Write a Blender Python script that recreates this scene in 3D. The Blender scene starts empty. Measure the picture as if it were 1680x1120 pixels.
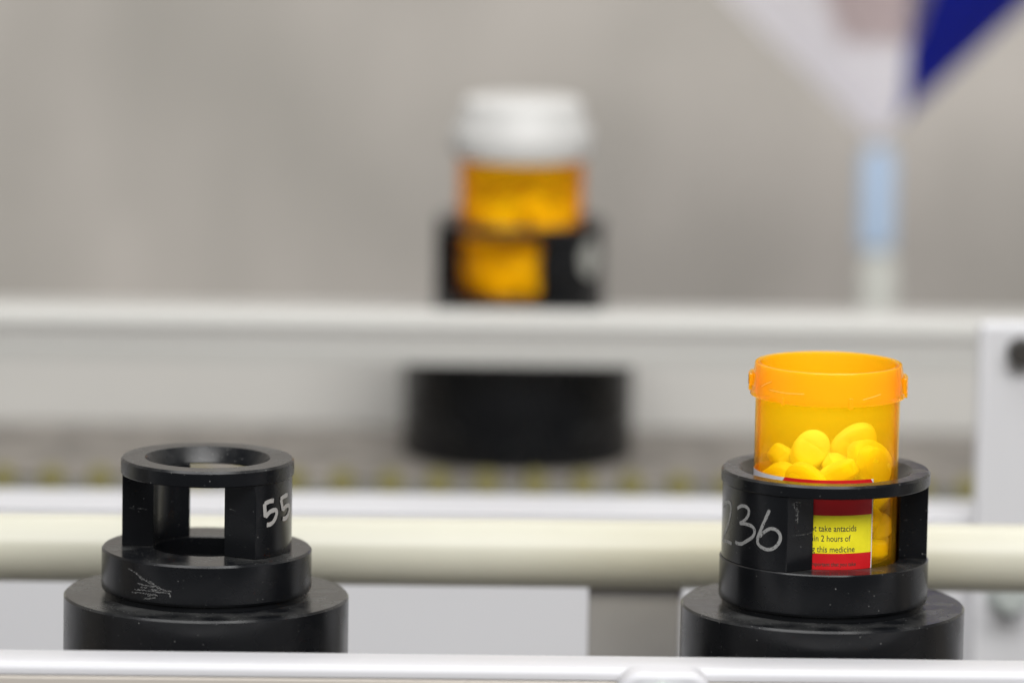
import bpy, bmesh, math, random
from mathutils import Vector, Matrix, Quaternion, noise

SC = bpy.context.scene
COL = SC.collection
R_ = math.radians

# ------------------------------------------------------------------ camera
FPX = 9750.0                       # focal length in pixels of a 1680 px wide frame
PITCH, YAW, ROLL = R_(8.86), R_(1.8), R_(1.0)
fwd = Vector((math.sin(YAW) * math.cos(PITCH), math.cos(YAW) * math.cos(PITCH), -math.sin(PITCH)))
rt0 = fwd.cross(Vector((0, 0, 1))).normalized()
up0 = rt0.cross(fwd).normalized()
rt = rt0 * math.cos(ROLL) + up0 * math.sin(ROLL)
up = up0 * math.cos(ROLL) - rt0 * math.sin(ROLL)


def ray(px, py):
    return fwd + rt * ((px - 840) / FPX) + up * ((560 - py) / FPX)


D1 = 1.57
CAMP = Vector((0.085, 0.0, 0.040)) - ray(1349.5, 989) * D1
cam_d = bpy.data.cameras.new('camera')
cam = bpy.data.objects.new('camera', cam_d)
COL.objects.link(cam)
SC.camera = cam
m = Matrix((rt, up, -fwd)).transposed().to_4x4()
m.translation = CAMP
cam.matrix_world = m
cam_d.sensor_width = 36
cam_d.lens = FPX / 1680 * 36
cam_d.clip_start, cam_d.clip_end = 0.05, 50
cam_d.dof.use_dof = True
cam_d.dof.focus_distance = D1 - 0.020
cam_d.dof.aperture_fstop = cam_d.lens / 38.0


def at_y(px, py, y):
    d = ray(px, py)
    return CAMP + d * ((y - CAMP.y) / d.y)


def at_z(px, py, z):
    d = ray(px, py)
    return CAMP + d * ((z - CAMP.z) / d.z)


# ------------------------------------------------------------------ light
SC.render.engine = 'CYCLES'
SC.cycles.use_denoising = True
SC.cycles.transparent_max_bounces = 40
SC.cycles.max_bounces = 14
SC.cycles.use_adaptive_sampling = False
SC.view_settings.view_transform = 'Standard'
SC.view_settings.look = 'None'
SC.view_settings.exposure = 0
SC.view_settings.gamma = 1
W = bpy.data.worlds.new('World')
SC.world = W
W.use_nodes = True
bg = W.node_tree.nodes['Background']
bg.inputs[0].default_value = (0.93, 0.96, 1.0, 1)
# a room that is dim ahead and behind, brighter towards its two ends, more so on the left
wt = W.node_tree
wc_ = wt.nodes.new('ShaderNodeTexCoord')
ws = wt.nodes.new('ShaderNodeSeparateXYZ')
wr = wt.nodes.new('ShaderNodeValToRGB')
wm = wt.nodes.new('ShaderNodeMapRange')
wm.inputs['From Min'].default_value = -1
wt.links.new(wc_.outputs['Generated'], ws.inputs[0])
wt.links.new(ws.outputs['X'], wm.inputs['Value'])
wt.links.new(wm.outputs[0], wr.inputs[0])
els = wr.color_ramp.elements
els[0].position, els[0].color = 0.02, (0.22, 0.23, 0.24, 1)
els[1].position, els[1].color = 1.0, (0.18, 0.185, 0.195, 1)
for p_, v_ in ((0.10, 0.12), (0.30, 0.095), (0.78, 0.09), (0.92, 0.12)):
    e_ = els.new(p_)
    e_.color = (v_ * .95, v_ * .98, v_ * 1.03, 1)
wt.links.new(wr.outputs[0], bg.inputs[0])
bg.inputs[1].default_value = 1.0


def area(name, loc, target, sx, sy, power, col=(1, 1, 1)):
    l = bpy.data.lights.new(name, 'AREA')
    l.shape = 'RECTANGLE'
    l.size, l.size_y, l.energy, l.color = sx, sy, power, col
    o = bpy.data.objects.new(name, l)
    COL.objects.link(o)
    o.location = loc
    o.rotation_euler = (Vector(target) - Vector(loc)).to_track_quat('-Z', 'Y').to_euler()
    return o


area('ceiling_or_fill_lamp', (-0.1, -0.31, 2.0), (0.0, 0.05, 0), 1.6, 0.3, 12, (1.0, 1.0, 1.0))
area('ceiling_or_fill_lamp', (-0.5, -0.7, 2.2), (0.0, 0.3, 0), 2.2, 0.3, 9, (1.0, 1.0, 1.0))
area('ceiling_or_fill_lamp', (0.1, 0.72, 1.5), (0.05, 0.05, 0.08), 2.0, 0.4, 11, (1.0, 0.99, 0.97))  # added fill from behind and above, to make the amber vial glow
area('ceiling_or_fill_lamp', (0.3, -1.1, 1.2), (0.1, 0.6, 0.1), 1.8, 0.6, 35, (1.0, 0.99, 0.975))  # added front fill, unseen, to brighten the wall and upright faces


# ------------------------------------------------------------------ materials
def mat(name, col, rough=0.5, spec=0.5, metal=0.0):
    m = bpy.data.materials.new(name)
    m.use_nodes = True
    b = m.node_tree.nodes['Principled BSDF']
    b.inputs['Base Color'].default_value = (*col, 1)
    b.inputs['Roughness'].default_value = rough
    b.inputs['Specular IOR Level'].default_value = spec
    b.inputs['Metallic'].default_value = metal
    return m, m.node_tree, b


def N(nt, t, **kw):
    n = nt.nodes.new(t)
    for k, v in kw.items():
        setattr(n, k, v)
    return n


def ramp(nt, src, stops):
    r = N(nt, 'ShaderNodeValToRGB')
    els = r.color_ramp.elements
    while len(els) < len(stops):
        els.new(0.5)
    for e, (p, c) in zip(els, stops):
        e.position = p
        e.color = (*c, 1) if len(c) == 3 else c
    nt.links.new(src, r.inputs[0])
    return r


def noise_col(m, nt, b, c0, c1, scale=20, stretch=(1, 1, 1), detail=5, lo=0.35, hi=0.65, rough=None, bump=0.0):
    tc = N(nt, 'ShaderNodeTexCoord')
    mp = N(nt, 'ShaderNodeMapping')
    mp.inputs['Scale'].default_value = stretch
    nz = N(nt, 'ShaderNodeTexNoise')
    nz.inputs['Scale'].default_value = scale
    nz.inputs['Detail'].default_value = detail
    nt.links.new(tc.outputs['Object'], mp.inputs[0])
    nt.links.new(mp.outputs[0], nz.inputs['Vector'])
    r = ramp(nt, nz.outputs['Fac'], [(lo, c0), (hi, c1)])
    nt.links.new(r.outputs[0], b.inputs['Base Color'])
    if rough:
        q = N(nt, 'ShaderNodeMapRange')
        q.inputs['To Min'].default_value, q.inputs['To Max'].default_value = rough
        nt.links.new(nz.outputs['Fac'], q.inputs['Value'])
        nt.links.new(q.outputs[0], b.inputs['Roughness'])
    if bump:
        bp = N(nt, 'ShaderNodeBump')
        bp.inputs['Distance'].default_value = bump
        nt.links.new(nz.outputs['Fac'], bp.inputs['Height'])
        nt.links.new(bp.outputs[0], b.inputs['Normal'])
    return nz


def painted(name, c, var=0.06, scale=18, rough=0.45, stretch=(1, 1, 1)):
    m, nt, b = mat(name, c, rough)
    noise_col(m, nt, b, tuple(x * (1 - var) for x in c), tuple(min(1, x * (1 + var)) for x in c), scale, stretch, rough=(rough - .08, rough + .12))
    return m


def black_plastic():
    m, nt, b = mat('black_plastic', (0.012, 0.0125, 0.014), 0.3)
    b.inputs['IOR'].default_value = 1.42
    L = nt.links.new
    tc = N(nt, 'ShaderNodeTexCoord')
    # turning lines left by the lathe
    mp = N(nt, 'ShaderNodeMapping')
    mp.inputs['Scale'].default_value = (30, 30, 2600)
    nz = N(nt, 'ShaderNodeTexNoise')
    nz.inputs['Scale'].default_value = 1.0
    nz.inputs['Detail'].default_value = 3
    L(tc.outputs['Object'], mp.inputs[0]); L(mp.outputs[0], nz.inputs['Vector'])
    # patches of finer and duller wear
    n2 = N(nt, 'ShaderNodeTexNoise')
    n2.inputs['Scale'].default_value = 90
    n2.inputs['Detail'].default_value = 6
    L(tc.outputs['Object'], n2.inputs['Vector'])
    rr = N(nt, 'ShaderNodeMapRange')
    rr.inputs['From Min'].default_value, rr.inputs['From Max'].default_value = 0.3, 0.7
    rr.inputs['To Min'].default_value, rr.inputs['To Max'].default_value = 0.17, 0.32
    L(n2.outputs['Fac'], rr.inputs['Value']); L(rr.outputs[0], b.inputs['Roughness'])
    # dust: sparse tiny specks, thicker on faces that look up
    vo = N(nt, 'ShaderNodeTexVoronoi')
    vo.inputs['Scale'].default_value = 1500
    L(tc.outputs['Object'], vo.inputs['Vector'])
    sp = N(nt, 'ShaderNodeSeparateColor')
    L(vo.outputs['Color'], sp.inputs[0])
    ge = N(nt, 'ShaderNodeNewGeometry')
    sx = N(nt, 'ShaderNodeSeparateXYZ')
    L(ge.outputs['Normal'], sx.inputs[0])
    # share of cells with dust: 3% on sides, 16% on tops
    th = N(nt, 'ShaderNodeMapRange')
    th.inputs['From Min'].default_value, th.inputs['From Max'].default_value = 0.2, 0.9
    th.inputs['To Min'].default_value, th.inputs['To Max'].default_value = 0.93, 0.60
    L(sx.outputs['Z'], th.inputs['Value'])
    g1 = N(nt, 'ShaderNodeMath', operation='GREATER_THAN')
    L(sp.outputs[0], g1.inputs[0]); L(th.outputs[0], g1.inputs[1])
    sz = N(nt, 'ShaderNodeMath', operation='MULTIPLY')
    sz.inputs[1].default_value = 0.26
    L(sp.outputs[1], sz.inputs[0])
    g2 = N(nt, 'ShaderNodeMath', operation='LESS_THAN')
    L(vo.outputs['Distance'], g2.inputs[0]); L(sz.outputs[0], g2.inputs[1])
    mu = N(nt, 'ShaderNodeMath', operation='MULTIPLY')
    L(g1.outputs[0], mu.inputs[0]); L(g2.outputs[0], mu.inputs[1])
    m2 = N(nt, 'ShaderNodeMath', operation='MULTIPLY')
    L(mu.outputs[0], m2.inputs[0]); L(sp.outputs[2], m2.inputs[1])
    # faint haze of fine dust on tops
    hz = N(nt, 'ShaderNodeMapRange')
    hz.inputs['From Min'].default_value, hz.inputs['From Max'].default_value = 0.42, 0.75
    hz.inputs['To Max'].default_value = 0.10
    L(n2.outputs['Fac'], hz.inputs['Value'])
    tp = N(nt, 'ShaderNodeMath', operation='MULTIPLY')
    L(hz.outputs[0], tp.inputs[0])
    cl = N(nt, 'ShaderNodeClamp')
    L(sx.outputs['Z'], cl.inputs['Value'])
    L(cl.outputs[0], tp.inputs[1])
    ad = N(nt, 'ShaderNodeMath', operation='ADD', use_clamp=True)
    m3 = N(nt, 'ShaderNodeMath', operation='MULTIPLY')
    m3.inputs[1].default_value = 0.36
    L(m2.outputs[0], m3.inputs[0])
    L(m3.outputs[0], ad.inputs[0]); L(tp.outputs[0], ad.inputs[1])
    mx = N(nt, 'ShaderNodeMix', data_type='RGBA')
    mx.inputs[6].default_value = (0.0055, 0.006, 0.0072, 1)
    mx.inputs[7].default_value = (0.50, 0.50, 0.48, 1)
    L(ad.outputs[0], mx.inputs[0])
    L(mx.outputs[2], b.inputs['Base Color'])
    bp = N(nt, 'ShaderNodeBump')
    bp.inputs['Distance'].default_value = 0.00001
    bp.inputs['Strength'].default_value = 0.5
    L(nz.outputs['Fac'], bp.inputs['Height'])
    L(bp.outputs[0], b.inputs['Normal'])
    return m


def worn_paint(name, col, lo=0.38, hi=0.5, scale=2200, opac=1.0, stretch=(1, 1, 1)):
    """marker or scratch: broken up, the plastic showing through"""
    m, nt, b = mat(name, col, 0.55)
    L = nt.links.new
    tc = N(nt, 'ShaderNodeTexCoord')
    mp = N(nt, 'ShaderNodeMapping')
    mp.inputs['Scale'].default_value = stretch
    nz = N(nt, 'ShaderNodeTexNoise')
    nz.inputs['Scale'].default_value = scale
    nz.inputs['Detail'].default_value = 4
    L(tc.outputs['Object'], mp.inputs[0]); L(mp.outputs[0], nz.inputs['Vector'])
    r = ramp(nt, nz.outputs['Fac'], [(lo, (0, 0, 0)), (hi, (opac, opac, opac))])
    tr = N(nt, 'ShaderNodeBsdfTransparent')
    ms = N(nt, 'ShaderNodeMixShader')
    L(r.outputs[0], ms.inputs[0]); L(tr.outputs[0], ms.inputs[1]); L(b.outputs[0], ms.inputs[2])
    L(ms.outputs[0], nt.nodes['Material Output'].inputs['Surface'])
    return m


def amber(name, glow=0.35, dens=1500, ior=1.2, ty=0.72, vg=0.945, red=1.35):
    """tinted clear plastic: straight transmission, tint from the thickness of the wall, a little scatter"""
    m, nt, b = mat(name, (1, 0.5, 0.0), 0.1)
    nt.nodes.remove(b)
    L = nt.links.new
    tr = N(nt, 'ShaderNodeBsdfTransparent')
    # fluorescent glow put into the colour: sends back more orange than falls on it
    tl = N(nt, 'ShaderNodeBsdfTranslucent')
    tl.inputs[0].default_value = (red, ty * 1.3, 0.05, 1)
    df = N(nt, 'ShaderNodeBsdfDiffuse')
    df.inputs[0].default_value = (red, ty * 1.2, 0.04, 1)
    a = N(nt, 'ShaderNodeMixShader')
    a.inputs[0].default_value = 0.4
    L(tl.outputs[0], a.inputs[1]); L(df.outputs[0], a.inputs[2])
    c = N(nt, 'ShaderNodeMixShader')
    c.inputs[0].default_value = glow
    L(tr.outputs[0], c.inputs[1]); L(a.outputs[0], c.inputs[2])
    gl = N(nt, 'ShaderNodeBsdfGlossy')
    gl.inputs['Roughness'].default_value = 0.05
    gl.inputs['Color'].default_value = (1.0, 0.85, 0.6, 1)
    fr = N(nt, 'ShaderNodeFresnel')
    fr.inputs[0].default_value = ior
    d = N(nt, 'ShaderNodeMixShader')
    ge = N(nt, 'ShaderNodeNewGeometry')
    iv = N(nt, 'ShaderNodeMath', operation='SUBTRACT')
    iv.inputs[0].default_value = 1.0
    L(ge.outputs['Backfacing'], iv.inputs[1])
    fm = N(nt, 'ShaderNodeMath', operation='MULTIPLY')
    L(fr.outputs[0], fm.inputs[0]); L(iv.outputs[0], fm.inputs[1])
    L(fm.outputs[0], d.inputs[0]); L(c.outputs[0], d.inputs[1]); L(gl.outputs[0], d.inputs[2])
    L(d.outputs[0], nt.nodes['Material Output'].inputs['Surface'])
    va = N(nt, 'ShaderNodeVolumeAbsorption')
    va.inputs['Color'].default_value = (0.9996, vg, 0.0, 1)
    va.inputs['Density'].default_value = dens
    L(va.outputs[0], nt.nodes['Material Output'].inputs['Volume'])
    return m


M = {}
M['black'] = black_plastic()
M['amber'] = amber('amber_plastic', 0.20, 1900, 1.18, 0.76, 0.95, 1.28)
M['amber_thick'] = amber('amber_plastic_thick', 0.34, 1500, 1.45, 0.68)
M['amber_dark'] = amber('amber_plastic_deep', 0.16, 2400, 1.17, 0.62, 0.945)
M['marker'] = worn_paint('silver_marker', (0.27, 0.27, 0.265), 0.30, 0.42)
M['marker_thick'] = worn_paint('silver_marker_thick', (0.36, 0.35, 0.335), 0.25, 0.36)
M['scratch'] = worn_paint('scratch', (0.24, 0.24, 0.235), 0.43, 0.56, 2600, 0.62, (.6, .6, 2.5))
m, nt, b = mat('tablet_coating', (0.93, 0.80, 0.30), 0.42)
noise_col(m, nt, b, (0.985, 0.90, 0.6), (1.0, 0.93, 0.7), 350)
b.inputs['Subsurface Weight'].default_value = 0.4
b.inputs['Subsurface Radius'].default_value = (1.0, 0.8, 0.3)
b.inputs['Subsurface Scale'].default_value = 0.002
M['tablet'] = m
M['cap'] = painted('white_cap_plastic', (0.56, 0.555, 0.54), 0.02)
M['red'] = painted('red_label_print', (0.62, 0.008, 0.012), 0.04, 300, 0.4)
M['yellow'] = painted('yellow_label_print', (0.88, 0.78, 0.015), 0.04, 300, 0.4)
M['paper'] = painted('white_label_paper', (0.72, 0.70, 0.74), 0.03, 300, 0.5)
M['ink'] = mat('black_ink', (0.045, 0.04, 0.03), 0.5)[0]
M['rail_white'] = painted('white_powder_coat', (0.58, 0.58, 0.605), 0.02, 14, 0.38, (0.3, 1, 1))
M['rail_grey'] = painted('grey_aluminium', (0.47, 0.465, 0.44), 0.07, 9, 0.42, (0.3, 1, 1))
M['groove'] = painted('dull_groove_metal', (0.47, 0.46, 0.44), 0.06, 9, 0.5, (0.3, 1, 1))
M['pipe'] = painted('cream_plastic', (0.53, 0.52, 0.43), 0.09, 16, 0.36, (0.5, 1, 1))
M['panel'] = painted('white_sheet_metal', (0.60, 0.60, 0.62), 0.02, 6, 0.45)
M['bracket'] = painted('warm_grey_metal', (0.325, 0.315, 0.305), 0.08, 30, 0.45, (1, 1, 1))
M['beige'] = painted('beige_strip', (0.50, 0.46, 0.41), 0.04, 20, 0.5, (0.3, 1, 1))
M['belt'] = painted('brown_grey_belt', (0.19, 0.172, 0.152), 0.35, 60, 0.6)
M['fascia'] = painted('green_grey_strip', (0.14, 0.142, 0.12), 0.12, 40, 0.6)
M['roller'] = painted('yellow_green_plastic', (0.19, 0.17, 0.065), 0.15, 60, 0.5)
M['chain'] = painted('dark_chain', (0.09, 0.075, 0.07), 0.2, 60, 0.6)
M['steel'] = mat('zinc_steel', (0.52, 0.56, 0.54), 0.45, 0.5, 0.4)[0]
M['dark_steel'] = mat('dark_bolt', (0.03, 0.027, 0.024), 0.5)[0]
M['warm_white'] = painted('warm_white_metal', (0.54, 0.53, 0.505), 0.04, 9, 0.45, (0.3, 1, 1))
M['sticker'] = painted('dull_sticker', (0.36, 0.36, 0.33), 0.05, 60, 0.6)
M['funnel_white'] = painted('white_fabric', (0.93, 0.915, 0.945), 0.05, 12, 0.7)
M['funnel_blue'] = painted('navy_fabric', (0.02, 0.04, 0.5), 0.1, 20, 0.6)
M['funnel_pink'] = painted('pinkish_patch', (0.72, 0.66, 0.65), 0.1, 20, 0.7)
M['pale_blue'] = painted('pale_blue_plastic', (0.50, 0.66, 0.88), 0.03, 20, 0.4)
M['pale'] = painted('pale_fitting_plastic', (0.62, 0.63, 0.58), 0.03, 20, 0.5)
M['red_speck'] = mat('red_speck', (0.7, 0.02, 0.01), 0.5)[0]
m, nt, b = mat('dull_wall', (0.36, 0.33, 0.30), 0.7)
nz = noise_col(m, nt, b, (0.39, 0.366, 0.33), (0.56, 0.52, 0.475), 7.0, (1.3, 1, 0.8), 4, 0.36, 0.66)
M['wall'] = m
M['floor'] = painted('grey_floor', (0.30, 0.30, 0.30), 0.1, 4, 0.6)


# ------------------------------------------------------------------ helpers
def link(name, bm, material, parent=None, smooth=True, bevel=0.0, seg=2, angle=35):
    me = bpy.data.meshes.new(name)
    bmesh.ops.recalc_face_normals(bm, faces=bm.faces)
    bm.to_mesh(me)
    bm.free()
    if not isinstance(material, (list, tuple)):
        material = [material]
    for mm in material:
        me.materials.append(mm)
    o = bpy.data.objects.new(name, me)
    COL.objects.link(o)
    if parent:
        o.parent = parent
    if smooth:
        for p in me.polygons:
            p.use_smooth = True
        me.set_sharp_from_angle(angle=R_(angle))
    if bevel:
        md = o.modifiers.new('edge', 'BEVEL')
        md.width, md.segments, md.limit_method, md.angle_limit = bevel, seg, 'ANGLE', R_(40)
        md.harden_normals = False
    return o


def thing(name, label, cat, loc=(0, 0, 0), group=None, rz=0):
    o = bpy.data.objects.new(name, None)
    o.empty_display_size = 0.01
    COL.objects.link(o)
    o.location = loc
    o.rotation_euler = (0, 0, rz)
    return tag(o, label, cat, group)


def tag(o, label=None, cat=None, group=None, kind=None):
    if label: o['label'] = label
    if cat: o['category'] = cat
    if group: o['group'] = group
    if kind: o['kind'] = kind
    return o


def lathe(bm, prof, n=128, mi=0, closed=True, rfun=None):
    """prof: list of (r, z); closed loops make a ring, otherwise the ends at r=0 close it"""
    rings = []
    for (r, z) in prof:
        if r < 1e-7:
            rings.append([bm.verts.new((0, 0, z))])
        else:
            rings.append([bm.verts.new((r * math.cos(2 * math.pi * k / n), r * math.sin(2 * math.pi * k / n), z)) for k in range(n)])
    pairs = list(zip(rings, rings[1:]))
    if closed:
        pairs.append((rings[-1], rings[0]))
    for a, c in pairs:
        if len(a) == 1 and len(c) == 1:
            continue
        for k in range(n):
            k2 = (k + 1) % n
            if len(a) == 1:
                f = bm.faces.new((a[0], c[k], c[k2]))
            elif len(c) == 1:
                f = bm.faces.new((a[k], a[k2], c[0]))
            else:
                f = bm.faces.new((a[k], a[k2], c[k2], c[k]))
            f.material_index = mi
    return bm


def box(bm, x0, x1, y0, y1, z0, z1, mi=0):
    v = [bm.verts.new((x, y, z)) for z in (z0, z1) for y in (y0, y1) for x in (x0, x1)]
    for q in ((0, 1, 3, 2), (4, 5, 7, 6), (0, 1, 5, 4), (2, 3, 7, 6), (0, 2, 6, 4), (1, 3, 7, 5)):
        bm.faces.new([v[i] for i in q]).material_index = mi


def profile_x(bm, prof, x0, x1, mi=0, nseg=1):
    """closed outline of (y, z) points swept along x"""
    rows = []
    for i in range(nseg + 1):
        x = x0 + (x1 - x0) * i / nseg
        rows.append([bm.verts.new((x, y, z)) for y, z in prof])
    k = len(prof)
    for a, c in zip(rows, rows[1:]):
        for i in range(k):
            bm.faces.new((a[i], a[(i + 1) % k], c[(i + 1) % k], c[i])).material_index = mi
    bm.faces.new(rows[0]).material_index = mi
    bm.faces.new(rows[-1][::-1]).material_index = mi


def cyl_pt(R, az, z):
    return Vector((R * math.sin(az), -R * math.cos(az), z))     # az 0 = towards the camera, + to the right


def backlit(m, col, f):
    """cloth lets part of the ceiling light through"""
    nt = m.node_tree
    b = nt.nodes['Principled BSDF']
    tl = N(nt, 'ShaderNodeBsdfTranslucent')
    tl.inputs[0].default_value = (*col, 1)
    ms = N(nt, 'ShaderNodeMixShader')
    ms.inputs[0].default_value = f
    nt.links.new(b.outputs[0], ms.inputs[1]); nt.links.new(tl.outputs[0], ms.inputs[2])
    nt.links.new(ms.outputs[0], nt.nodes['Material Output'].inputs['Surface'])


backlit(M['funnel_white'], (.99, .98, 1.0), .75)
backlit(M['funnel_blue'], (.02, .04, .6), .5)
backlit(M['funnel_pink'], (.95, .88, .87), .7)


def rounded(pts, n=5):
    """lathe outline with corners of given radius: points are (r, z) or (r, z, corner radius)"""
    out = []
    for i, p in enumerate(pts):
        if len(p) == 2:
            out.append(p)
            continue
        a, c = Vector(pts[i - 1][:2]), Vector(pts[(i + 1) % len(pts)][:2])
        b = Vector(p[:2])
        u, v = (a - b).normalized(), (c - b).normalized()
        ang = u.angle(v)
        t = p[2] / math.tan(ang / 2)
        ctr = b + (u + v).normalized() * (p[2] / math.sin(ang / 2))
        s_, e_ = b + u * t - ctr, b + v * t - ctr
        for k in range(n + 1):
            f = k / n
            q = (s_ * (1 - f) + e_ * f).normalized() * p[2]
            out.append(tuple(ctr + q))
    return out
TABLETS = [
(-0.073,-1.256,0.292,0.02,-0.199,-0.978,0.063),
(0.219,-0.058,0.294,0.044,0.197,0.979,0.002),
(-0.784,1.042,0.295,0.973,0.009,-0.018,0.231),
(1.061,-0.782,0.295,0.423,0.02,0.012,-0.906),
(-1.084,0.085,0.295,0.173,0.009,-0.012,0.985),
(0.182,1.08,0.463,0.512,0.618,-0.351,-0.482),
(-1.172,-0.866,0.467,0.412,0.223,0.671,0.575),
(1.243,0.172,0.52,0.298,0.82,-0.46,0.167),
(0.881,1.175,0.593,0.474,0.058,-0.721,0.503),
(-0.374,-0.636,0.737,0.912,-0.387,0.104,-0.085),
(0.674,-1.118,0.819,0.302,0.042,-0.03,-0.952),
(-1.151,0.643,0.835,0.516,0.008,-0.007,-0.857),
(-0.192,0.072,0.867,0.024,0.359,0.911,-0.201),
(0.476,0.634,1.073,0.382,0.045,-0.174,0.906),
(-0.371,1.051,1.078,0.377,-0.606,-0.345,0.61),
(-0.407,-1.25,1.186,0.299,-0.942,0.145,-0.052),
(-1.006,-0.322,1.294,0.182,0.852,0.476,0.121),
(1.327,0.631,1.332,0.693,0.173,-0.674,0.188),
(1.358,-0.511,1.425,0.546,0.617,0.417,0.384),
(0.548,-0.993,1.503,0.493,-0.367,0.026,0.789),
(-0.056,-0.194,1.536,0.715,-0.052,0.148,0.682),
(0.554,1.346,1.611,0.665,-0.708,0.038,-0.234),
(-1.376,0.495,1.621,0.574,-0.197,0.66,-0.444),
(0.493,0.629,1.749,0.877,0.372,-0.096,-0.289),
(-0.57,-1.16,1.834,0.002,-0.993,0.114,0.004),
(-0.73,0.963,2.002,0.38,-0.44,0.344,-0.737),
(-1.423,-0.309,2.107,0.315,0.709,-0.257,-0.577),
(0.097,0.341,2.127,0.121,-0.116,-0.291,0.942),
(1.238,-0.297,2.15,0.679,-0.025,-0.119,-0.724),
(0.228,-0.444,2.247,0.293,-0.888,0.305,0.181),
(-0.772,-0.78,2.364,0.577,-0.052,-0.25,-0.776),
(0.947,0.89,2.425,0.928,0.091,0.183,-0.311),
(-0.07,1.231,2.447,0.264,-0.93,-0.17,0.19),
(-0.037,-1.46,2.53,0.239,-0.262,-0.617,-0.702),
(0.583,-0.981,2.615,0.053,-0.273,-0.737,-0.616),
(-0.169,0.407,2.764,0.096,0.221,0.275,-0.931),
(-1.124,0.069,2.815,0.223,-0.423,-0.852,0.215),
(1.454,0.058,2.826,0.48,-0.535,0.469,-0.514),
(0.827,-0.33,2.877,0.593,0.549,-0.588,-0.04)]


# ------------------------------------------------------------------ pucks
def facing(loc):
    d = Vector(loc) - CAMP
    return -math.atan2(d.x, d.y)


def on_cyl(px, py, loc, rz, R):
    """photo pixel -> (arc length, height) on the near side of a cylinder round a puck's axis"""
    d = ray(px, py)
    o = CAMP - Vector(loc)
    rm = Matrix.Rotation(-rz, 3, 'Z')
    d, o = rm @ d, rm @ o
    a = d.x * d.x + d.y * d.y
    b_ = 2 * (o.x * d.x + o.y * d.y)
    c = o.x * o.x + o.y * o.y - R * R
    disc = max(b_ * b_ - 4 * a * c, 0)
    t = (-b_ - math.sqrt(disc)) / (2 * a)
    p = o + d * t
    return (R * math.atan2(p.x, -p.y), p.z)


def smooth_line(pts, n=7):
    out = []
    P = [pts[0]] + list(pts) + [pts[-1]]
    for i in range(1, len(P) - 2):
        p0, p1, p2, p3 = P[i - 1], P[i], P[i + 1], P[i + 2]
        for k in range(n):
            t = k / n
            out.append(tuple(0.5 * (2 * p1[j] + (p2[j] - p0[j]) * t + (2 * p0[j] - 5 * p1[j] + 4 * p2[j] - p3[j]) * t * t +
                                    (3 * p1[j] - p0[j] - 3 * p2[j] + p3[j]) * t ** 3) for j in range(2)))
    out.append(tuple(pts[-1]))
    return out


def stroke(bm, pts, R, w, lift=0.00004, rnd=random, base=0.0, curved=True):
    """flat marker stroke lying on a cylinder; pts in (arc, height)"""
    P = smooth_line(pts)
    nrm = []
    for i in range(len(P)):
        a, c = P[max(i - 1, 0)], P[min(i + 1, len(P) - 1)]
        dx, dz = c[0] - a[0], c[1] - a[1]
        l = math.hypot(dx, dz) or 1
        nrm.append((-dz / l, dx / l))
    L, Rr = [], []
    for i, (p, q) in enumerate(zip(P, nrm)):
        t = i / (len(P) - 1)
        ww = w * (1 + rnd.uniform(-.09, .09)) * 0.5
        if i in (0, len(P) - 1):
            ww *= 0.55
        RR = R + lift + base + 0.00003 * t
        for lst, s in ((L, 1), (Rr, -1)):
            lst.append(bm.verts.new(cyl_pt(RR, (p[0] + s * q[0] * ww) / R, p[1] + s * q[1] * ww)))
    for i in range(len(P) - 1):
        bm.faces.new((L[i], L[i + 1], Rr[i + 1], Rr[i]))


MM = 0.001


def annulus_sector(bm, Ro, Ri, ao0, ao1, ai0, ai1, z0, z1, n=28):
    vo0, vo1, vi0, vi1 = [], [], [], []
    for k in range(n + 1):
        t = k / n
        a, c = ao0 + (ao1 - ao0) * t, ai0 + (ai1 - ai0) * t
        vo0.append(bm.verts.new(cyl_pt(Ro, a, z0))); vo1.append(bm.verts.new(cyl_pt(Ro, a, z1)))
        vi0.append(bm.verts.new(cyl_pt(Ri, c, z0))); vi1.append(bm.verts.new(cyl_pt(Ri, c, z1)))
    for k in range(n):
        bm.faces.new((vo0[k], vo0[k + 1], vo1[k + 1], vo1[k]))
        bm.faces.new((vi0[k], vi1[k], vi1[k + 1], vi0[k + 1]))
        bm.faces.new((vo0[k], vi0[k], vi0[k + 1], vo0[k + 1]))
        bm.faces.new((vo1[k], vo1[k + 1], vi1[k + 1], vi1[k]))
    bm.faces.new((vo0[0], vo1[0], vi1[0], vi0[0]))
    bm.faces.new((vo0[n], vi0[n], vi1[n], vo1[n]))


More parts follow.
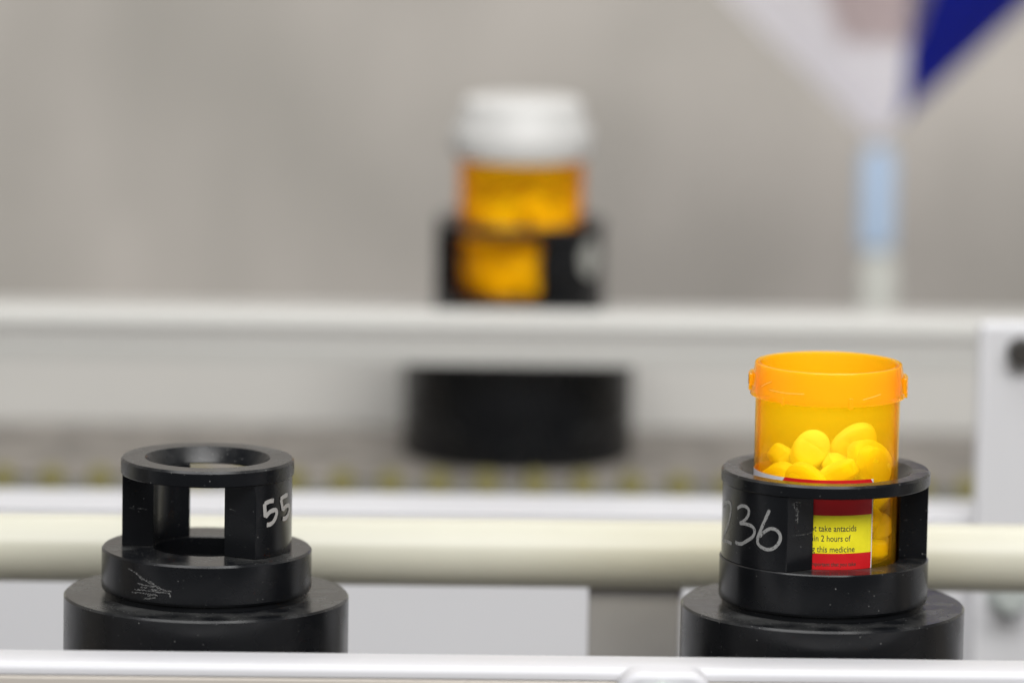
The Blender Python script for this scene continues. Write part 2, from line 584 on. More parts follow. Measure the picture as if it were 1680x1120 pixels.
def make_puck(label, loc, rz, Rb, Rc, Rr, Rp, bore, rin, zb, zc, zr0, zr1, ao, ai, sign, floor_z, lip=0.0, group='black bottle carrier pucks'):
    """Rb base, Rc collar, Rr ring, Rp pillars; window corner angles ao (outer) ai (inner); sign mirrors the pillars"""
    t = thing('carrier_puck', label, 'carrier puck', loc, group, rz)
    c = 0.5 * MM
    bm = bmesh.new()
    lathe(bm, [(0, 0), (Rb - 2 * c, 0), (Rb, 2 * c), (Rb, zb * .30), (Rb - 1.2 * c, zb * .30 + c), (Rb - 1.2 * c, zb * .36), (Rb, zb * .36 + c),
               (Rb, zb - .55 * MM), (Rb - .5 * MM, zb), (0, zb)], 160, closed=False)
    link('base', bm, M['black'], t, angle=25)
    bm = bmesh.new()
    f = floor_z
    lathe(bm, [(0, zb + .00005), (Rc - 1.0 * MM, zb + .00005), (Rc - 1.0 * MM, zb + 1.2 * MM), (Rc - .3 * MM, zb + 1.6 * MM), (Rc, zb + 2.2 * MM),
               (Rc, zc - (.15 + .4 * lip) * MM), (Rc - (.15 + .35 * lip) * MM, zc), (bore + .2 * MM, zc), (bore, zc - .2 * MM), (bore, f), (0, f)], 160, closed=False)
    link('collar', bm, M['black'], t, angle=25)
    for k in range(2):
        bm = bmesh.new()
        o = math.pi * k
        if sign > 0:
            annulus_sector(bm, Rp, bore, ao + o, math.pi / 2 + o, ai + o, math.pi / 2 + o, zc, zr0)
        else:
            annulus_sector(bm, Rp, bore, -math.pi / 2 + o, -ao + o, -math.pi / 2 + o, -ai + o, zc, zr0)
        link('pillar', bm, M['black'], t, angle=30, bevel=0.00018)
    bm = bmesh.new()
    e = 0.45 * MM
    lathe(bm, [(Rr - .25 * MM, zr0), (Rr, zr0 + .25 * MM), (Rr, zr1 - .6 * MM), (Rr - .55 * MM, zr1), *rounded([(Rr, zr1), (rin, zr1, .25 * MM), (bore, zr0)])[1:-1],
               (bore + .15 * MM, zr0 + .3 * MM), (bore + .15 * MM, zr0)], 160)
    link('ring', bm, M['black'], t, angle=25)
    return t


pR = Vector((0.085, 0.0, 0.0))
rR = facing(pR)
q = at_z(338.5, 972, 0.040)
pL = Vector((q.x, q.y, 0.0))
rL = facing(pL)
YR = 0.355
q = at_y(851, 540, YR)
ZR = q.z - .040
pB = Vector((q.x, YR, ZR))
rB = facing(pB)
print('puck left', pL, 'rear', pB, 'rear base top z should be .040:', q.z)

right = make_puck('black carrier puck marked 236 holding the open amber vial', pR, rR, 37.4 * MM, 27.55 * MM, 27.5 * MM, 27.1 * MM, 19.6 * MM, 22.9 * MM,
                  .040, .0528, .0727, .0762, R_(20.9), R_(8.5), -1, .0515, 0.4)
left = make_puck('empty black stepped carrier puck marked 55 with see-through slots', pL, rL, 37.6 * MM, 27.7 * MM, 22.8 * MM, 22.35 * MM, 14.0 * MM, 16.5 * MM,
                 .040, .0525, .0722, .0764, R_(34.4), R_(18.6), 1, .0475, 1.0)
rear = make_puck('blurred black carrier puck on the far belt holding the capped vial', pB, rB, 37.4 * MM, 27.55 * MM, 27.5 * MM, 27.1 * MM, 20.7 * MM, 23.2 * MM,
                 .040, .0528, .0727, .0762, R_(29), R_(18), 1, .0515, 0.4)

# ---- numbers in silver marker
random.seed(4)


def zoomed(pts, ox, oy, s):
    return [(ox + x / s, oy + y / s) for x, y in pts]


def write(puck, loc, rz, R, strokes, w, mat_, name='number_marking', label=None, base=0.0):
    bm = bmesh.new()
    for k, s in enumerate(strokes):
        stroke(bm, [on_cyl(x, y, loc, rz, R) for x, y in s], R, w, rnd=random, base=base + 0.00003 * k)
    o = link(name, bm, mat_, puck, smooth=True)
    if label: o['label'] = label
    return o


Z6 = lambda p: zoomed(p, 1170, 780, 4.149)
w = 3.3 * .161 * MM
write(right, pR, rR, 27.1 * MM, [
    Z6([(70, 215), (88, 185), (112, 182), (122, 215), (116, 275), (98, 345), (70, 425), (66, 440), (95, 445), (128, 462)]),
    Z6([(166, 222), (195, 205), (228, 212), (245, 240), (235, 280), (205, 312), (185, 322), (225, 328), (268, 345), (284, 378), (270, 415), (235, 440), (195, 462), (165, 458), (153, 448)]),
    Z6([(385, 232), (355, 300), (325, 370), (305, 425), (308, 462), (330, 485), (375, 502), (420, 488), (452, 450), (458, 405), (430, 368), (390, 360), (345, 385), (318, 415)]),
], 5.6 * .161 * MM, M['marker'], label='handwritten number 236 in worn silver marker')
Z7 = lambda p: zoomed(p, 190, 710, 5.333)
write(left, pL, rL, 22.35 * MM, [
    Z7([(1382, 590), (1345, 597), (1300, 618)]), Z7([(1300, 618), (1302, 660), (1306, 735)]),
    Z7([(1306, 735), (1345, 690), (1390, 672), (1405, 690), (1398, 730), (1375, 775), (1345, 798), (1318, 803)]),
    Z7([(1500, 540), (1470, 552), (1437, 580)]), Z7([(1440, 580), (1448, 620), (1458, 675)]),
    Z7([(1458, 675), (1480, 640), (1508, 632), (1512, 660), (1503, 705), (1488, 735), (1468, 748), (1455, 745)]),
], 7.2 * .161 * MM, M['marker_thick'], label='handwritten number 55 in thick silver marker')


# ---- scratches
def scratch_part(puck, loc, rz, R, strokes, w, name='scratch', mk='scratch', base=0.0):
    return write(puck, loc, rz, R, strokes, w, M[mk], name, base=base)


Z3 = lambda p: zoomed(p, 0, 780, 3.293)
sc = [[(690, 498), (735, 525), (770, 565)], [(735, 520), (780, 560), (830, 590), (866, 604)], [(760, 555), (815, 572), (850, 600)],
      [(745, 580), (790, 592), (845, 600)], [(815, 612), (880, 618), (930, 622)], [(840, 628), (900, 630), (920, 640)], [(715, 628), (770, 632), (820, 640)],
      [(730, 612), (790, 618), (850, 622)], [(800, 650), (835, 640), (855, 648)], [(780, 662), (820, 660), (845, 655)], [(915, 630), (922, 648), (918, 655)],
      [(850, 604), (890, 615)], [(765, 600), (800, 604)]]
scratch_part(left, pL, rL, 27.7 * MM, [Z3(s) for s in sc], 2.4 * .161 * MM)
sc = [[(540, 195), (560, 182), (600, 184)], [(566, 186), (572, 230), (574, 300), (572, 325)], [(548, 188), (552, 215), (558, 232)], [(560, 235), (580, 240)], [(562, 272), (578, 268)],
      [(590, 190), (596, 210)], [(556, 300), (578, 296)]]


def jamb_frame(R0, a0, R1, a1, sgn):
    return cyl_pt(R0, sgn * a0, 0), cyl_pt(R1, sgn * a1, 0)


def on_jamb(puck, loc, rz, A, B, strokes, w, mk='scratch', name='scratch'):
    """flat marks on the plane face of a pillar; A, B outer and inner foot of the face (puck coordinates)"""
    u = (B - A).normalized()
    z = Vector((0, 0, 1))
    n = u.cross(z)
    rm = Matrix.Rotation(-rz, 3, 'Z')
    o = rm @ (CAMP - Vector(loc))
    if n.dot(o - A) < 0: n = -n
    bm = bmesh.new()
    for k, s in enumerate(strokes):
        P = []
        for x, y in s:
            d = rm @ ray(x, y)
            t = (A - o).dot(n) / d.dot(n)
            p = o + d * t
            P.append(((p - A).dot(u), p.z))
        P = smooth_line(P, 4)
        for i in range(len(P) - 1):
            dx, dz = P[i + 1][0] - P[i][0], P[i + 1][1] - P[i][1]
            l = math.hypot(dx, dz) or 1
            nx, nz_ = -dz / l * w / 2, dx / l * w / 2
            vs = []
            for (q_, s_) in ((P[i], 1), (P[i + 1], 1), (P[i + 1], -1), (P[i], -1)):
                vs.append(bm.verts.new(A + u * (q_[0] + s_ * nx) + z * (q_[1] + s_ * nz_) + n * (0.00004 + 0.00001 * k)))
            bm.faces.new(vs)
    return link(name, bm, M[mk], puck, smooth=False)


A, B = jamb_frame(27.1 * MM, R_(20.9), 19.6 * MM, R_(8.5), -1)
on_jamb(right, pR, rR, A, B, [Z6(s) for s in sc], 2.2 * .161 * MM)
on_jamb(right, pR, rR, A, B, [Z6([(530, 410), (570, 406), (600, 402), (640, 396), (680, 380)])], .8 * .161 * MM)
A, B = cyl_pt(27.1 * MM, math.pi / 2, 0), cyl_pt(19.6 * MM, math.pi / 2, 0)
on_jamb(right, pR, rR, A, B, [Z6([(1298, 304), (1325, 300), (1345, 302)])], .9 * .161 * MM)
A, B = cyl_pt(22.35 * MM, -math.pi / 2, 0), cyl_pt(14 * MM, -math.pi / 2, 0)
on_jamb(left, pL, rL, A, B, [Z7([(115, 655), (140, 657), (165, 658)]), Z7([(190, 659), (235, 662), (272, 668)])], 1.2 * .161 * MM)
A, B = jamb_frame(22.35 * MM, R_(34.4), 14 * MM, R_(18.6), 1)
on_jamb(left, pL, rL, A, B, [Z7([(995, 664), (1025, 672), (1048, 684)])], .9 * .161 * MM)

# red speck of dust on the left puck's step, and the sticker on the rear puck
bm = bmesh.new()
bmesh.ops.create_icosphere(bm, subdivisions=2, radius=0.0003)
for v in bm.verts: v.co.z *= .6
q = at_z(212, 887, .0527) - pL
q = Matrix.Rotation(-rL, 3, 'Z') @ q
bmesh.ops.translate(bm, verts=bm.verts, vec=q)
link('red_speck', bm, M['red_speck'], left)
bm = bmesh.new()
cs, cz = on_cyl(968, 424, pB, rB, 27.15 * MM)
vc = bm.verts.new(cyl_pt(27.3 * MM, cs / .02715, cz))
ring = [bm.verts.new(cyl_pt(27.25 * MM, (cs + .0050 * math.cos(a)) / .02715, cz + .0060 * math.sin(a))) for a in [2 * math.pi * k / 24 for k in range(24)]]
for k in range(24): bm.faces.new((vc, ring[k], ring[(k + 1) % 24]))
link('round_sticker', bm, M['sticker'], rear)


# ------------------------------------------------------------------ vials
def make_vial(label, loc, rz, R, z0, z1, material):
    t = thing('pill_vial', label, 'pill vial', (loc.x, loc.y, z0), None, rz)
    H = z1 - z0
    wt = 1.25 * MM
    bm = bmesh.new()
    prof = [(0, 0), (R - 1.2 * MM, 0), (R - .4 * MM, .3 * MM), (R, 1.0 * MM), (R, H - .6 * MM), (R - .3 * MM, H), (R - wt + .3 * MM, H), (R - wt, H - .4 * MM), (R - wt, 1.9 * MM), (R - wt - .8 * MM, 1.4 * MM), (0, 1.4 * MM)]
    lathe(bm, prof, 160, closed=False)
    link('body', bm, material, t, angle=50)
    return t


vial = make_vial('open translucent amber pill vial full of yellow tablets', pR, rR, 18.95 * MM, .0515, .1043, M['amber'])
vz = .0515
# threaded rim: cone skirt with four locking lugs
bm = bmesh.new()
g = .1043 - vz
Rv = 18.95 * MM
bt = .0958 - vz
lathe(bm, [(Rv + .05 * MM, bt), (20.35 * MM, bt), (20.45 * MM, bt + .3 * MM), (20.3 * MM, bt + 1.6 * MM), (19.95 * MM, bt + 4.8 * MM), (19.45 * MM, g - 1.0 * MM), *rounded([(19.45 * MM, g - 1.0 * MM), (19.3 * MM, g + .1 * MM, .3 * MM), (18 * MM, g + .1 * MM)])[1:-1], (Rv + .05 * MM, g + .02 * MM)], 160)
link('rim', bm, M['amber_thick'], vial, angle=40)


def lug(az0, az1, za, zb_, r0, r1):
    bm = bmesh.new()
    annulus_sector(bm, r1, r0, R_(az0), R_(az1), R_(az0), R_(az1), za, zb_, 8)
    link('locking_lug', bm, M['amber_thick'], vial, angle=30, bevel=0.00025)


lug(79, 104, bt + 1.3 * MM, bt + 5.4 * MM, 20.0 * MM, 20.95 * MM)
lug(84, 92, bt - .1 * MM, bt + 1.6 * MM, 20.4 * MM, 20.9 * MM)
lug(-104, -80, bt + 2.6 * MM, bt + 5.6 * MM, 20.0 * MM, 21.0 * MM)
lug(-100, -84, bt + 1.0 * MM, bt + 2.5 * MM, 20.2 * MM, 20.9 * MM)
lug(15.5, 18.5, bt - .5 * MM, bt + 2.4 * MM, 20.3 * MM, 20.75 * MM)
lug(-35.5, -33.5, bt - .4 * MM, bt + 1.6 * MM, 20.3 * MM, 20.7 * MM)
# moulding lines on the skirt
bm = bmesh.new()
Z5 = lambda p: zoomed(p, 1200, 560, 4.666)
for s in ([(1005, 447), (1080, 425), (1143, 403)], [(230, 345), (270, 322), (310, 306)], [(290, 368), (420, 395), (560, 402)]):
    stroke(bm, [on_cyl(x, y, pR, rR, 20.4 * MM) for x, y in Z5(s)], 20.42 * MM, .0002)
bmesh.ops.translate(bm, verts=bm.verts, vec=(0, 0, -vz))
M['amber_line'] = mat('amber_mould_line', (1.0, 0.66, 0.12), 0.3)[0]
link('mould_line', bm, M['amber_line'], vial)


# ---- the wrapped labels
def wrap_patch(bm, R, s0, s1, z0, z1, mi=0, corner=0.0, n=40, zt=None):
    lo, hi = [], []
    for k in range(n + 1):
        s = s0 + (s1 - s0) * k / n
        dz = 0.0
        e = min(s - s0, s1 - s)
        if corner and e < corner:
            dz = corner - math.sqrt(max(corner ** 2 - (corner - e) ** 2, 0))
        lo.append(bm.verts.new(cyl_pt(R, s / R, z0)))
        hi.append(bm.verts.new(cyl_pt(R, s / R, z1 - dz)))
    for k in range(n):
        bm.faces.new((lo[k], lo[k + 1], hi[k + 1], hi[k])).material_index = mi


def S(px, py, R=19.0 * MM):
    s, z = on_cyl(px, py, pR, rR, R)
    return s, z - vz


Rl = Rv + .06 * MM
sR = S(1429.5, 860)[0]
sRy = S(1429.5, 860)[0]
zy1, zy0 = S(1385, 845.5)[1], S(1385, 907.5)[1]
ztop = S(1340, 787)[1]
zw = S(1262, 779.5)[1]
sL = S(1284, 786)[0]
bm = bmesh.new()
wrap_patch(bm, Rl, -1.55 * Rl * 1.0, sR + .35 * MM, .0012, ztop - .0001, 0, 0)
wrap_patch(bm, Rl + .01 * MM, -2.6 * Rl, sL + .3 * MM, .0012, zw, 0, 0)
lab = link('paper_label', bm, M['paper'], vial)
lab['label'] = 'white prescription label paper'
bm = bmesh.new()
wrap_patch(bm, Rl + .03 * MM, sL - .0 * MM, sR + .06 * MM, .0012, ztop, 0, .0009)
red = link('warning_sticker', bm, M['red'], vial)
red['label'] = 'red warning sticker with yellow text panel'
bm = bmesh.new()
wrap_patch(bm, Rl + .055 * MM, sL + .002, sRy, zy0, zy1, 0, 0)
link('text_panel', bm, M['yellow'], red)


def curved_text(txt, R, x_right, base, height, width, material, parent, bold=0.0, name='lettering'):
    cu = bpy.data.curves.new('t', 'FONT')
    cu.body = txt
    cu.size = 1.0
    cu.offset = bold
    cu.resolution_u = 3
    ob = bpy.data.objects.new('t', cu)
    COL.objects.link(ob)
    dg = bpy.context.evaluated_depsgraph_get()
    me = bpy.data.meshes.new_from_object(ob.evaluated_get(dg))
    bpy.data.objects.remove(ob)
    xs = [v.co.x for v in me.vertices]
    x0, x1 = min(xs), max(xs)
    sx = width / (x1 - x0)
    for v in me.vertices:
        s = x_right - (x1 - v.co.x) * sx
        v.co = cyl_pt(R, s / R, base + v.co.y * height / 0.73)
    me.name = name
    me.materials.clear()
    me.materials.append(material)
    o = bpy.data.objects.new(name, me)
    COL.objects.link(o)
    o.parent = parent
    return o


Rt = Rl + .08 * MM
# each line: (words, last visible px, baseline py, start px of the part one can see, words one can see)
px = .161 * MM


def line(txt, vis, x0, x1, yb, cap, parent, R, bold=0.008):
    s1, zb_ = S(x1, yb)
    s0, _ = S(x0, yb)
    wv = s1 - s0
    cu = bpy.data.curves.new('t', 'FONT'); cu.size = 1
    ob = bpy.data.objects.new('t', cu); COL.objects.link(ob)

    def width(t_):
        cu.body = t_
        dg = bpy.context.evaluated_depsgraph_get(); dg.update()
        me = bpy.data.meshes.new_from_object(ob.evaluated_get(dg))
        xs = [v.co.x for v in me.vertices]
        return max(xs) - min(xs)
    full = wv * width(txt) / width(vis)
    bpy.data.objects.remove(ob)
    o = curved_text(txt, R, s1, zb_, cap * px, full, M['ink'], parent, bold)
    return o


line('Do not take antacids', 'take antacids', 1343.0, 1405, 870.5, 10.6, red, Rt)
line('within 2 hours of', 'in 2 hours of', 1335.5, 1395.5, 887.2, 10.6, red, Rt)
line('taking this medicine', 'this medicine', 1340.0, 1402, 904.6, 10.6, red, Rt)
line('Important that you take', 'portant that you take', 1337.5, 1404, 927.0, 6.5, red, Rt, 0.012)

# rear vial with its white cap
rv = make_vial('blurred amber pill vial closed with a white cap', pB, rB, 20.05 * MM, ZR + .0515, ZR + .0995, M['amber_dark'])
cap = bmesh.new()
k = .955
lathe(cap, [(r_ * k, z_ + .0013) for r_, z_ in [(0, .0617), (18.6 * MM, .0617), (19.6 * MM, .0612), (20.1 * MM, .0602), (20.6 * MM, .0570), (22.6 * MM, .0530), (23.4 * MM, .0515), (23.6 * MM, .0505), (23.8 * MM, .0442), (23.4 * MM, .0435),
            (21.4 * MM, .0435), (21.2 * MM, .0475), (0, .0475)]], 96, closed=False)
link('cap', cap, M['cap'], rv, angle=40)


# ------------------------------------------------------------------ tablets
def tablet_mesh(score):
    L, Wd, T, B = 6.9 * MM, 4.5 * MM, 3.0 * MM, 1.5 * MM
    bm = bmesh.new()
    n = 40
    rings = []
    zs = []
    K = 7
    for s in (-1, 1):
        seq = []
        for k in range(K):
            f = math.sin(math.pi / 2 * (k + 1) / (K + 0.0)) if False else (k + 1) / (K + 1)
            zz = B + (T - B) * math.sqrt(max(1 - f * f, 0)) if f < 1 else B
            seq.append((f, zz))
        seq.append((.985, B + .12 * MM)); seq.append((1.0, B))
        zs.append([(f, s * z) for f, z in seq])
    prof = zs[0] + zs[1][::-1]
    for f, z in prof:
        rings.append([])
        for k in range(n):
            a = 2 * math.pi * k / n
            x, y = L * f * math.copysign(abs(math.cos(a)) ** .92, math.cos(a)), Wd * f * math.sin(a)
            zz = z
            if score and z > 0 and f < .9:
                zz -= .35 * MM * math.exp(-(x / (.45 * MM)) ** 2)
            rings[-1].append(bm.verts.new((x, y, zz)))
    for a, c in zip(rings, rings[1:]):
        for k in range(n):
            bm.faces.new((a[k], a[(k + 1) % n], c[(k + 1) % n], c[k]))
    for r_, z in ((rings[0], -T), (rings[-1], T - (.35 * MM if score else 0))):
        v = bm.verts.new((0, 0, z))
        for k in range(n):
            bm.faces.new((v, r_[k], r_[(k + 1) % n]))
    return bm


tab0 = link('tablet', tablet_mesh(True), M['tablet'], angle=40)
TAB_ROT = R_(60)
order = sorted(range(len(TABLETS)), key=lambda i: -TABLETS[i][2])
zf = vz + 1.45 * MM


def place_tablets(base, rz, scale, group, labels, deflabel, first, skip=()):
    for rank, i in enumerate(order):
        if rank in skip: continue
        x, y, z, qw, qx, qy, qz = TABLETS[i]
        if rank == 0 and first:
            o = tab0
        else:
            o = tab0.copy()
            COL.objects.link(o)
        v = Matrix.Rotation(rz, 3, 'Z') @ (Vector((x, y, 0)) * .01 * scale)
        o.location = (base.x + v.x, base.y + v.y, zf + base.z + z * .01)
        o.rotation_mode = 'QUATERNION'
        o.rotation_quaternion = Quaternion((0, 0, 1), rz) @ Quaternion((qw, qx, qy, qz))
        o.scale = (scale,) * 3
        tag(o, labels.get(rank, deflabel), 'tablet', group)


place_tablets(pR, rR + TAB_ROT, 1.0, 'yellow tablets in the open vial', {}, 'yellow oval tablet in the heap inside the open amber vial', True, (1, 2))
place_tablets(pB, rB + 2.0, 1.05, 'tablets in the capped vial', {}, 'yellow oval tablet inside the blurred capped vial', False)

# ------------------------------------------------------------------ front lane
X0, X1 = -0.75, 0.75
# front side rail
a, c = at_y(0, 1063, -.043), at_y(1580, 1083, -.043)
zr = at_y(840, 1072.5, -.043).z
print('front rail z', a.z, c.z, zr)
dep = at_z(0, 1092, zr)
yfr = -.043 - .0165
conv = thing('front_conveyor', 'white edged conveyor carrying the two front pucks', 'conveyor', (0, 0, -.02))
ZO = .02


def cbox(name, x0, x1, y0, y1, z0, z1, material, parent, bevel=0.0008, zo=0.0, label=None):
    bm = bmesh.new()
    box(bm, x0, x1, y0, y1, z0 + zo, z1 + zo)
    o = link(name, bm, material, parent, bevel=bevel)
    if label: o['label'] = label
    return o


bm = bmesh.new()
pr = [(-.043, zr - .0012), (-.0432, zr - .0004), (-.044, zr)]
for k in range(7):
    t_ = k / 6 * math.pi / 2
    pr.append((yfr + .0022 - .0022 * math.sin(t_), zr - .0022 + .0022 * math.cos(t_)))
pr += [(yfr, zr - .0030), (yfr + .0008, zr - .0032), (yfr + .0008, -.02), (-.0432, -.02)]
profile_x(bm, [(y, z + ZO) for y, z in pr], X0, X1)
link('side_rail', bm, M['rail_white'], conv, angle=30)
cbox('cover_strip', X0, X1, yfr - .0012, yfr + .0008, -.02, zr - .0034, M['beige'], conv, .0004, ZO)
cbox('belt', X0, X1, -.0428, .056, -.006, 0.0, M['belt'], conv, .001, ZO)
cbox('frame', X0, X1, -.0432, .060, -.045, -.0202, M['rail_grey'], conv, .001, ZO)
# clamp on the rail's outer face
q0, q1 = at_y(1015, 1100, yfr - .012), at_y(1168, 1100, yfr - .012)
bm = bmesh.new()
zt = at_y(1090, 1099, yfr - .010).z
prc = []
wc = (q1.x - q0.x) / 2
xc = (q0.x + q1.x) / 2
outl = []
for s in (1, -1):
    for k in range(8):
        t_ = k / 7 * math.pi / 2
        xx = wc - .006 + .006 * (math.sin(t_) if s < 0 else math.cos(t_))
        zz = zt - .006 + .006 * (math.cos(t_) if s < 0 else math.sin(t_))
        outl.append((xx if s > 0 else -(wc - .006 + .006 * math.sin(t_)), zz))
outl += [(-wc, zt - .034), (wc, zt - .034)]
fr_, bk_ = [], []
for x_, z_ in outl:
    fr_.append(bm.verts.new((xc + x_, yfr - .0135, z_ + ZO)))
    bk_.append(bm.verts.new((xc + x_, yfr - .0013, z_ + ZO)))
for k in range(len(outl)):
    k2 = (k + 1) % len(outl)
    bm.faces.new((fr_[k], fr_[k2], bk_[k2], bk_[k]))
bm.faces.new(fr_); bm.faces.new(bk_)
clamp = link('clamp_block', bm, M['rail_white'], conv, bevel=.0016, seg=3)
bm = bmesh.new()
bmesh.ops.create_cone(bm, cap_ends=True, segments=6, radius1=.006, radius2=.0058, depth=.005, matrix=Matrix.Translation((xc - .001, yfr - .0155, zt - .0075 + ZO)) @ Matrix.Rotation(math.pi / 2, 4, 'X'))
link('clamp_bolt', bm, M['steel'], clamp, smooth=False, bevel=.0006)

# cream guide pipe with its bracket
YP = .078
zt, zb2 = at_y(840, 850.5, YP).z, at_y(840, 962.5, YP).z
rp = (zt - zb2) / 2 * math.cos(R_(11)) * 1.0
zp = (zt + zb2) / 2
print('pipe', rp, zp)
gp = thing('guide_pipe', 'thick cream plastic guide pipe running behind the front pucks', 'pipe', (0, YP, zp))
bm = bmesh.new()
prf = [(rp * math.cos(2 * math.pi * k / 48), rp * math.sin(2 * math.pi * k / 48)) for k in range(48)]
profile_x(bm, prf, X0, X1, nseg=1)
link('tube', bm, M['pipe'], gp, angle=30)
q0, q1 = at_y(965, 1000, YP), at_y(1113, 1000, YP)
bm = bmesh.new()
box(bm, q0.x, q1.x, -.0015, .0015, -.075, -rp * .86)
br = link('support_bracket', bm, M['bracket'], gp, bevel=.0005)
bm = bmesh.new()
box(bm, q1.x + .0001, q1.x + .0009, -.0015, .012, -.075, -rp * .80)
link('bracket_flange', bm, M['rail_white'], br, bevel=.0002)

# white machine panel behind, with the upright plate
YW = .185
zt = at_y(840, 850, YW).z
z815 = at_z(840, 817, zt)
print('panel top depth', z815.y - YW)
pn = thing('machine_panel', 'white sheet metal panel behind the cream pipe', 'machine panel', (0, YW, 0))
bm = bmesh.new()
box(bm, X0, X1, 0, .003, -.30, zt - .0005)
link('front_sheet', bm, M['panel'], pn, bevel=.0004)
bm = bmesh.new()
box(bm, X0, X1, -.0002, z815.y - YW, zt - .0004, zt + .0012)
link('top_flange', bm, M['rail_white'], pn, bevel=.0006)
q0 = at_y(1601, 700, YW - .004)
q1 = at_y(1640, 527, YW - .004)
up_ = thing('upright_plate', 'white upright metal plate at the edge of the photo with a dark bolt', 'mounting plate', (q0.x, YW - .004, 0))
bm = bmesh.new()
box(bm, 0, .075, -.003, .003, zt - .24, q1.z)
link('plate', bm, M['panel'], up_, bevel=.002, seg=3)
q = at_y(1676, 577, YW - .008)
bm = bmesh.new()
bmesh.ops.create_cone(bm, cap_ends=True, segments=6, radius1=.0048, radius2=.0046, depth=.005, matrix=Matrix.Translation((q.x - q0.x, -.0056, q.z)) @ Matrix.Rotation(math.pi / 2, 4, 'X'))
link('dark_bolt', bm, M['dark_steel'], up_, smooth=False, bevel=.0005)
q = at_y(1662, 985, YW - .02)
nb = thing('hex_bolt', 'blurred zinc hex bolt below the cream pipe beside the marked 236 puck', 'bolt', (q.x, YW - .0075, q.z))
bm = bmesh.new()
bmesh.ops.create_cone(bm, cap_ends=True, segments=32, radius1=.0065, radius2=.0065, depth=.0015, matrix=Matrix.Translation((0, -.0008, 0)) @ Matrix.Rotation(math.pi / 2, 4, 'X'))
link('washer', bm, M['steel'], nb, bevel=.0002)
bm = bmesh.new()
bmesh.ops.create_cone(bm, cap_ends=True, segments=6, radius1=.0048, radius2=.0046, depth=.009, matrix=Matrix.Translation((0, -.0062, 0)) @ Matrix.Rotation(math.pi / 2, 4, 'X'))
link('bolt_head', bm, M['steel'], nb, smooth=False, bevel=.0005)

# ------------------------------------------------------------------ rear lane
rc = thing('rear_conveyor', 'blurred far conveyor with a brown belt and yellow green rollers', 'conveyor', (0, YR, ZR))
bk = .046
bm = bmesh.new()
box(bm, X0, X1, -.047, bk, -.004, 0)
link('belt', bm, M['belt'], rc, bevel=.001)
zb1 = at_y(840, 803, YR - .047).z - ZR
zb3 = at_y(840, 818, YR - .047).z - ZR
print('rear tabs z', zb1, zb3)
bm = bmesh.new()
box(bm, X0, X1, -.045, -.041, zb3 - .05, -.0042)
link('chain', bm, M['chain'], rc)
bm = bmesh.new()
box(bm, X0, X1, -.052, -.0452, zb3 - .06, zb1 + .001)
link('side_strip', bm, M['fascia'], rc, bevel=.001)
per = at_y(719.5 + 79.2, 785, YR - .048).x - at_y(719.5, 785, YR - .048).x
xq = at_y(719.5, 785, YR - .048).x
r0 = None
for k in range(-14, 20):
    if r0 is None:
        bm = bmesh.new()
        bmesh.ops.create_cone(bm, cap_ends=True, segments=24, radius1=.0044, radius2=.0040, depth=.007, matrix=Matrix.Rotation(math.pi / 2, 4, 'X'))
        r0 = link('roller', bm, M['roller'], rc, bevel=.0005)
        o = r0
    else:
        o = r0.copy(); COL.objects.link(o); o.parent = rc
    o.location = (xq + k * per, -.0486, zb1 * .52)
bm = bmesh.new()
box(bm, X0, X1, bk + .0005, bk + .004, -.05, .040)
link('back_plate', bm, M['warm_white'], rc, bevel=.0005)

YG = YR - .050
zt = at_y(840, 515, YG).z
zb4 = at_y(840, 599, YG).z
print('guard rail', zt, zb4)
hh = zt - zb4
bm = bmesh.new()
gg = thing('guard_rail', 'blurred light grey grooved guard rail in front of the far puck', 'guard rail', (0, YG, 0))
pr = [(0, zb4), (0, zb4 + .31 * hh), (.0015, zb4 + .36 * hh), (.0015, zb4 + .60 * hh), (0, zb4 + .65 * hh), (0, zt - .004), (.0012, zt - .0012), (.004, zt), (.009, zt), (.009, zb4)]
profile_x(bm, pr, X0, X1)
link('rail_bar', bm, M['rail_grey'], gg, angle=20)
bm = bmesh.new()
box(bm, X0, X1, .0012, .0016, zb4 + .37 * hh, zb4 + .59 * hh)
link('groove_insert', bm, M['groove'], gg, smooth=False)
for sx_ in (X0, X1 - .02):
    bm = bmesh.new()
    box(bm, sx_, sx_ + .02, .0092, .012, -.06, zt - .002)
    link('post', bm, M['rail_grey'], gg)

# ------------------------------------------------------------------ funnel and nozzle
YF = .60
tip = at_y(1437, 222, YF)
fu = thing('fabric_funnel', 'blurred white and navy blue cone narrowing to a pale blue nozzle', 'funnel', tip)
tl_, tr_ = at_y(1205, 0, YF), at_y(1672, 0, YF)
hT = (tl_.z + tr_.z) / 2 - tip.z
rT = (tr_.x - tl_.x) / 2
k_ = 1.6
cx = (tl_.x + tr_.x) / 2 - tip.x


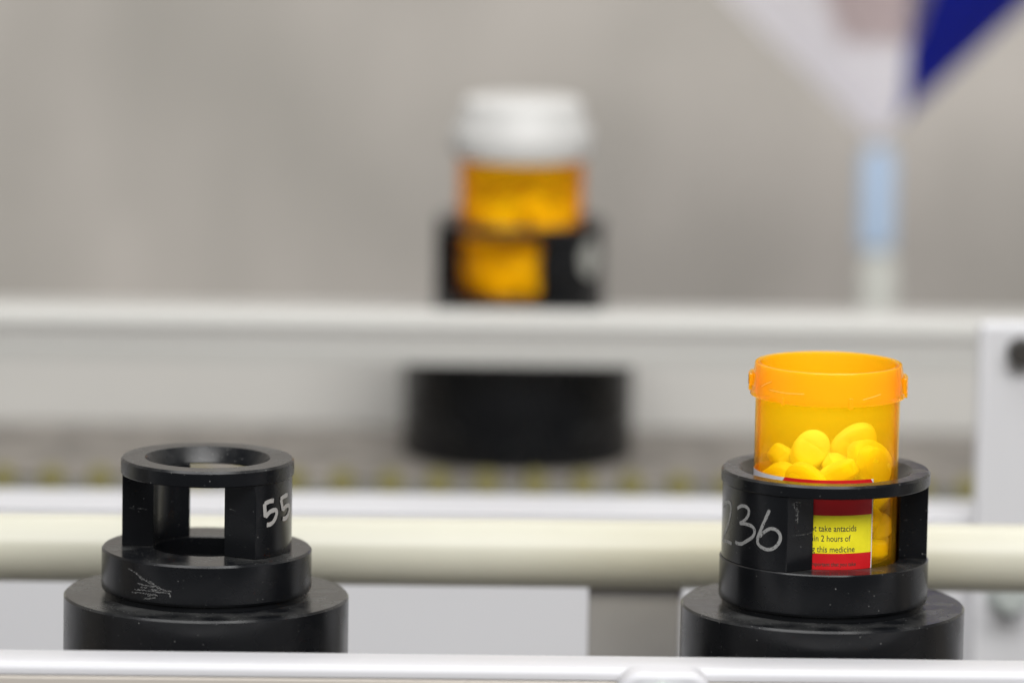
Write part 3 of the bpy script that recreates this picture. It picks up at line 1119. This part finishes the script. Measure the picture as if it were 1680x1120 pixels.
def cone_sector(a0, a1, r_off, name, material, h0=0.0, h1=1.0, n=40, steep=0.0):
    bm = bmesh.new()
    rows = []
    for j in range(9):
        f = h0 + (h1 - h0) * j / 8
        row = []
        for side in (0, 1):
            for i in range(n + 1):
                aa = math.asin(min(steep / max(f * k_, .01), .98)) if steep else a0
                a = aa + (a1 - aa) * i / n
                rr = .0020 + (rT * k_) * f + r_off - side * .0012
                wob = 1 + .03 * math.sin(a * 5 + f * 3)
                row.append(bm.verts.new((cx * k_ * f + rr * math.sin(a), -rr * math.cos(a) * wob * .8, hT * k_ * f)))
        rows.append(row)
    m_ = n + 1
    for a, c in zip(rows, rows[1:]):
        for i in range(n):
            bm.faces.new((a[i], a[i + 1], c[i + 1], c[i]))
            bm.faces.new((a[m_ + i], c[m_ + i], c[m_ + i + 1], a[m_ + i + 1]))
        bm.faces.new((a[0], c[0], c[m_], a[m_])); bm.faces.new((a[n], a[2 * m_ - 1], c[2 * m_ - 1], c[n]))
    for r_ in (rows[0], rows[-1]):
        for i in range(n):
            bm.faces.new((r_[i], r_[m_ + i], r_[m_ + i + 1], r_[i + 1]))
    return link(name, bm, material, fu, angle=40)


cone_sector(R_(25), R_(325), 0, 'white_cloth', M['funnel_white'])
bpy.data.objects['white_cloth'].rotation_euler = (0, 0, 0)
cone_sector(R_(20), R_(100), .0012, 'blue_panel', M['funnel_blue'], .07, steep=.155)
cone_sector(R_(-35), R_(25), 0, 'front_fold', M['funnel_white'])
cone_sector(R_(-22), R_(14), .0012, 'pink_patch', M['funnel_pink'], .47, 1.0)


def vtube(name, material, x0, y0, x1, y1, w_, par, Y):
    A_, B_ = at_y(x0, y0, Y), at_y(x1, y1, Y)
    L_ = (A_.z - B_.z)
    r_ = w_ / FPX * (Y - CAMP.y) / 2
    bm = bmesh.new()
    lathe(bm, [(0, 0), (r_ * .8, 0), (r_, r_ * .2), (r_, L_ - r_ * .7), (r_ * .55, L_ - r_ * .05), (0, L_)], 32, closed=False)
    o = link(name, bm, material, par, angle=40)
    o.location = (B_.x - tip.x, Y - YF, B_.z - tip.z)
    return o


vtube('nozzle', M['pale_blue'], 1437, 240, 1437, 408, 54, fu, YF)
po = vtube('lower_sleeve', M['pale'], 1437, 410, 1438, 560, 56, fu, YF)

# ------------------------------------------------------------------ wall and floor
bm = bmesh.new()
box(bm, -3, 3, 0, .05, -.9, 2.4)
wl = link('wall', bm, M['wall'], smooth=False)
wl.location = (0, .88, 0)
tag(wl, kind='structure')
bm = bmesh.new()
box(bm, -3, 3, -3, .88, -.95, -.9)
fl = link('floor', bm, M['floor'], smooth=False)
tag(fl, kind='structure')
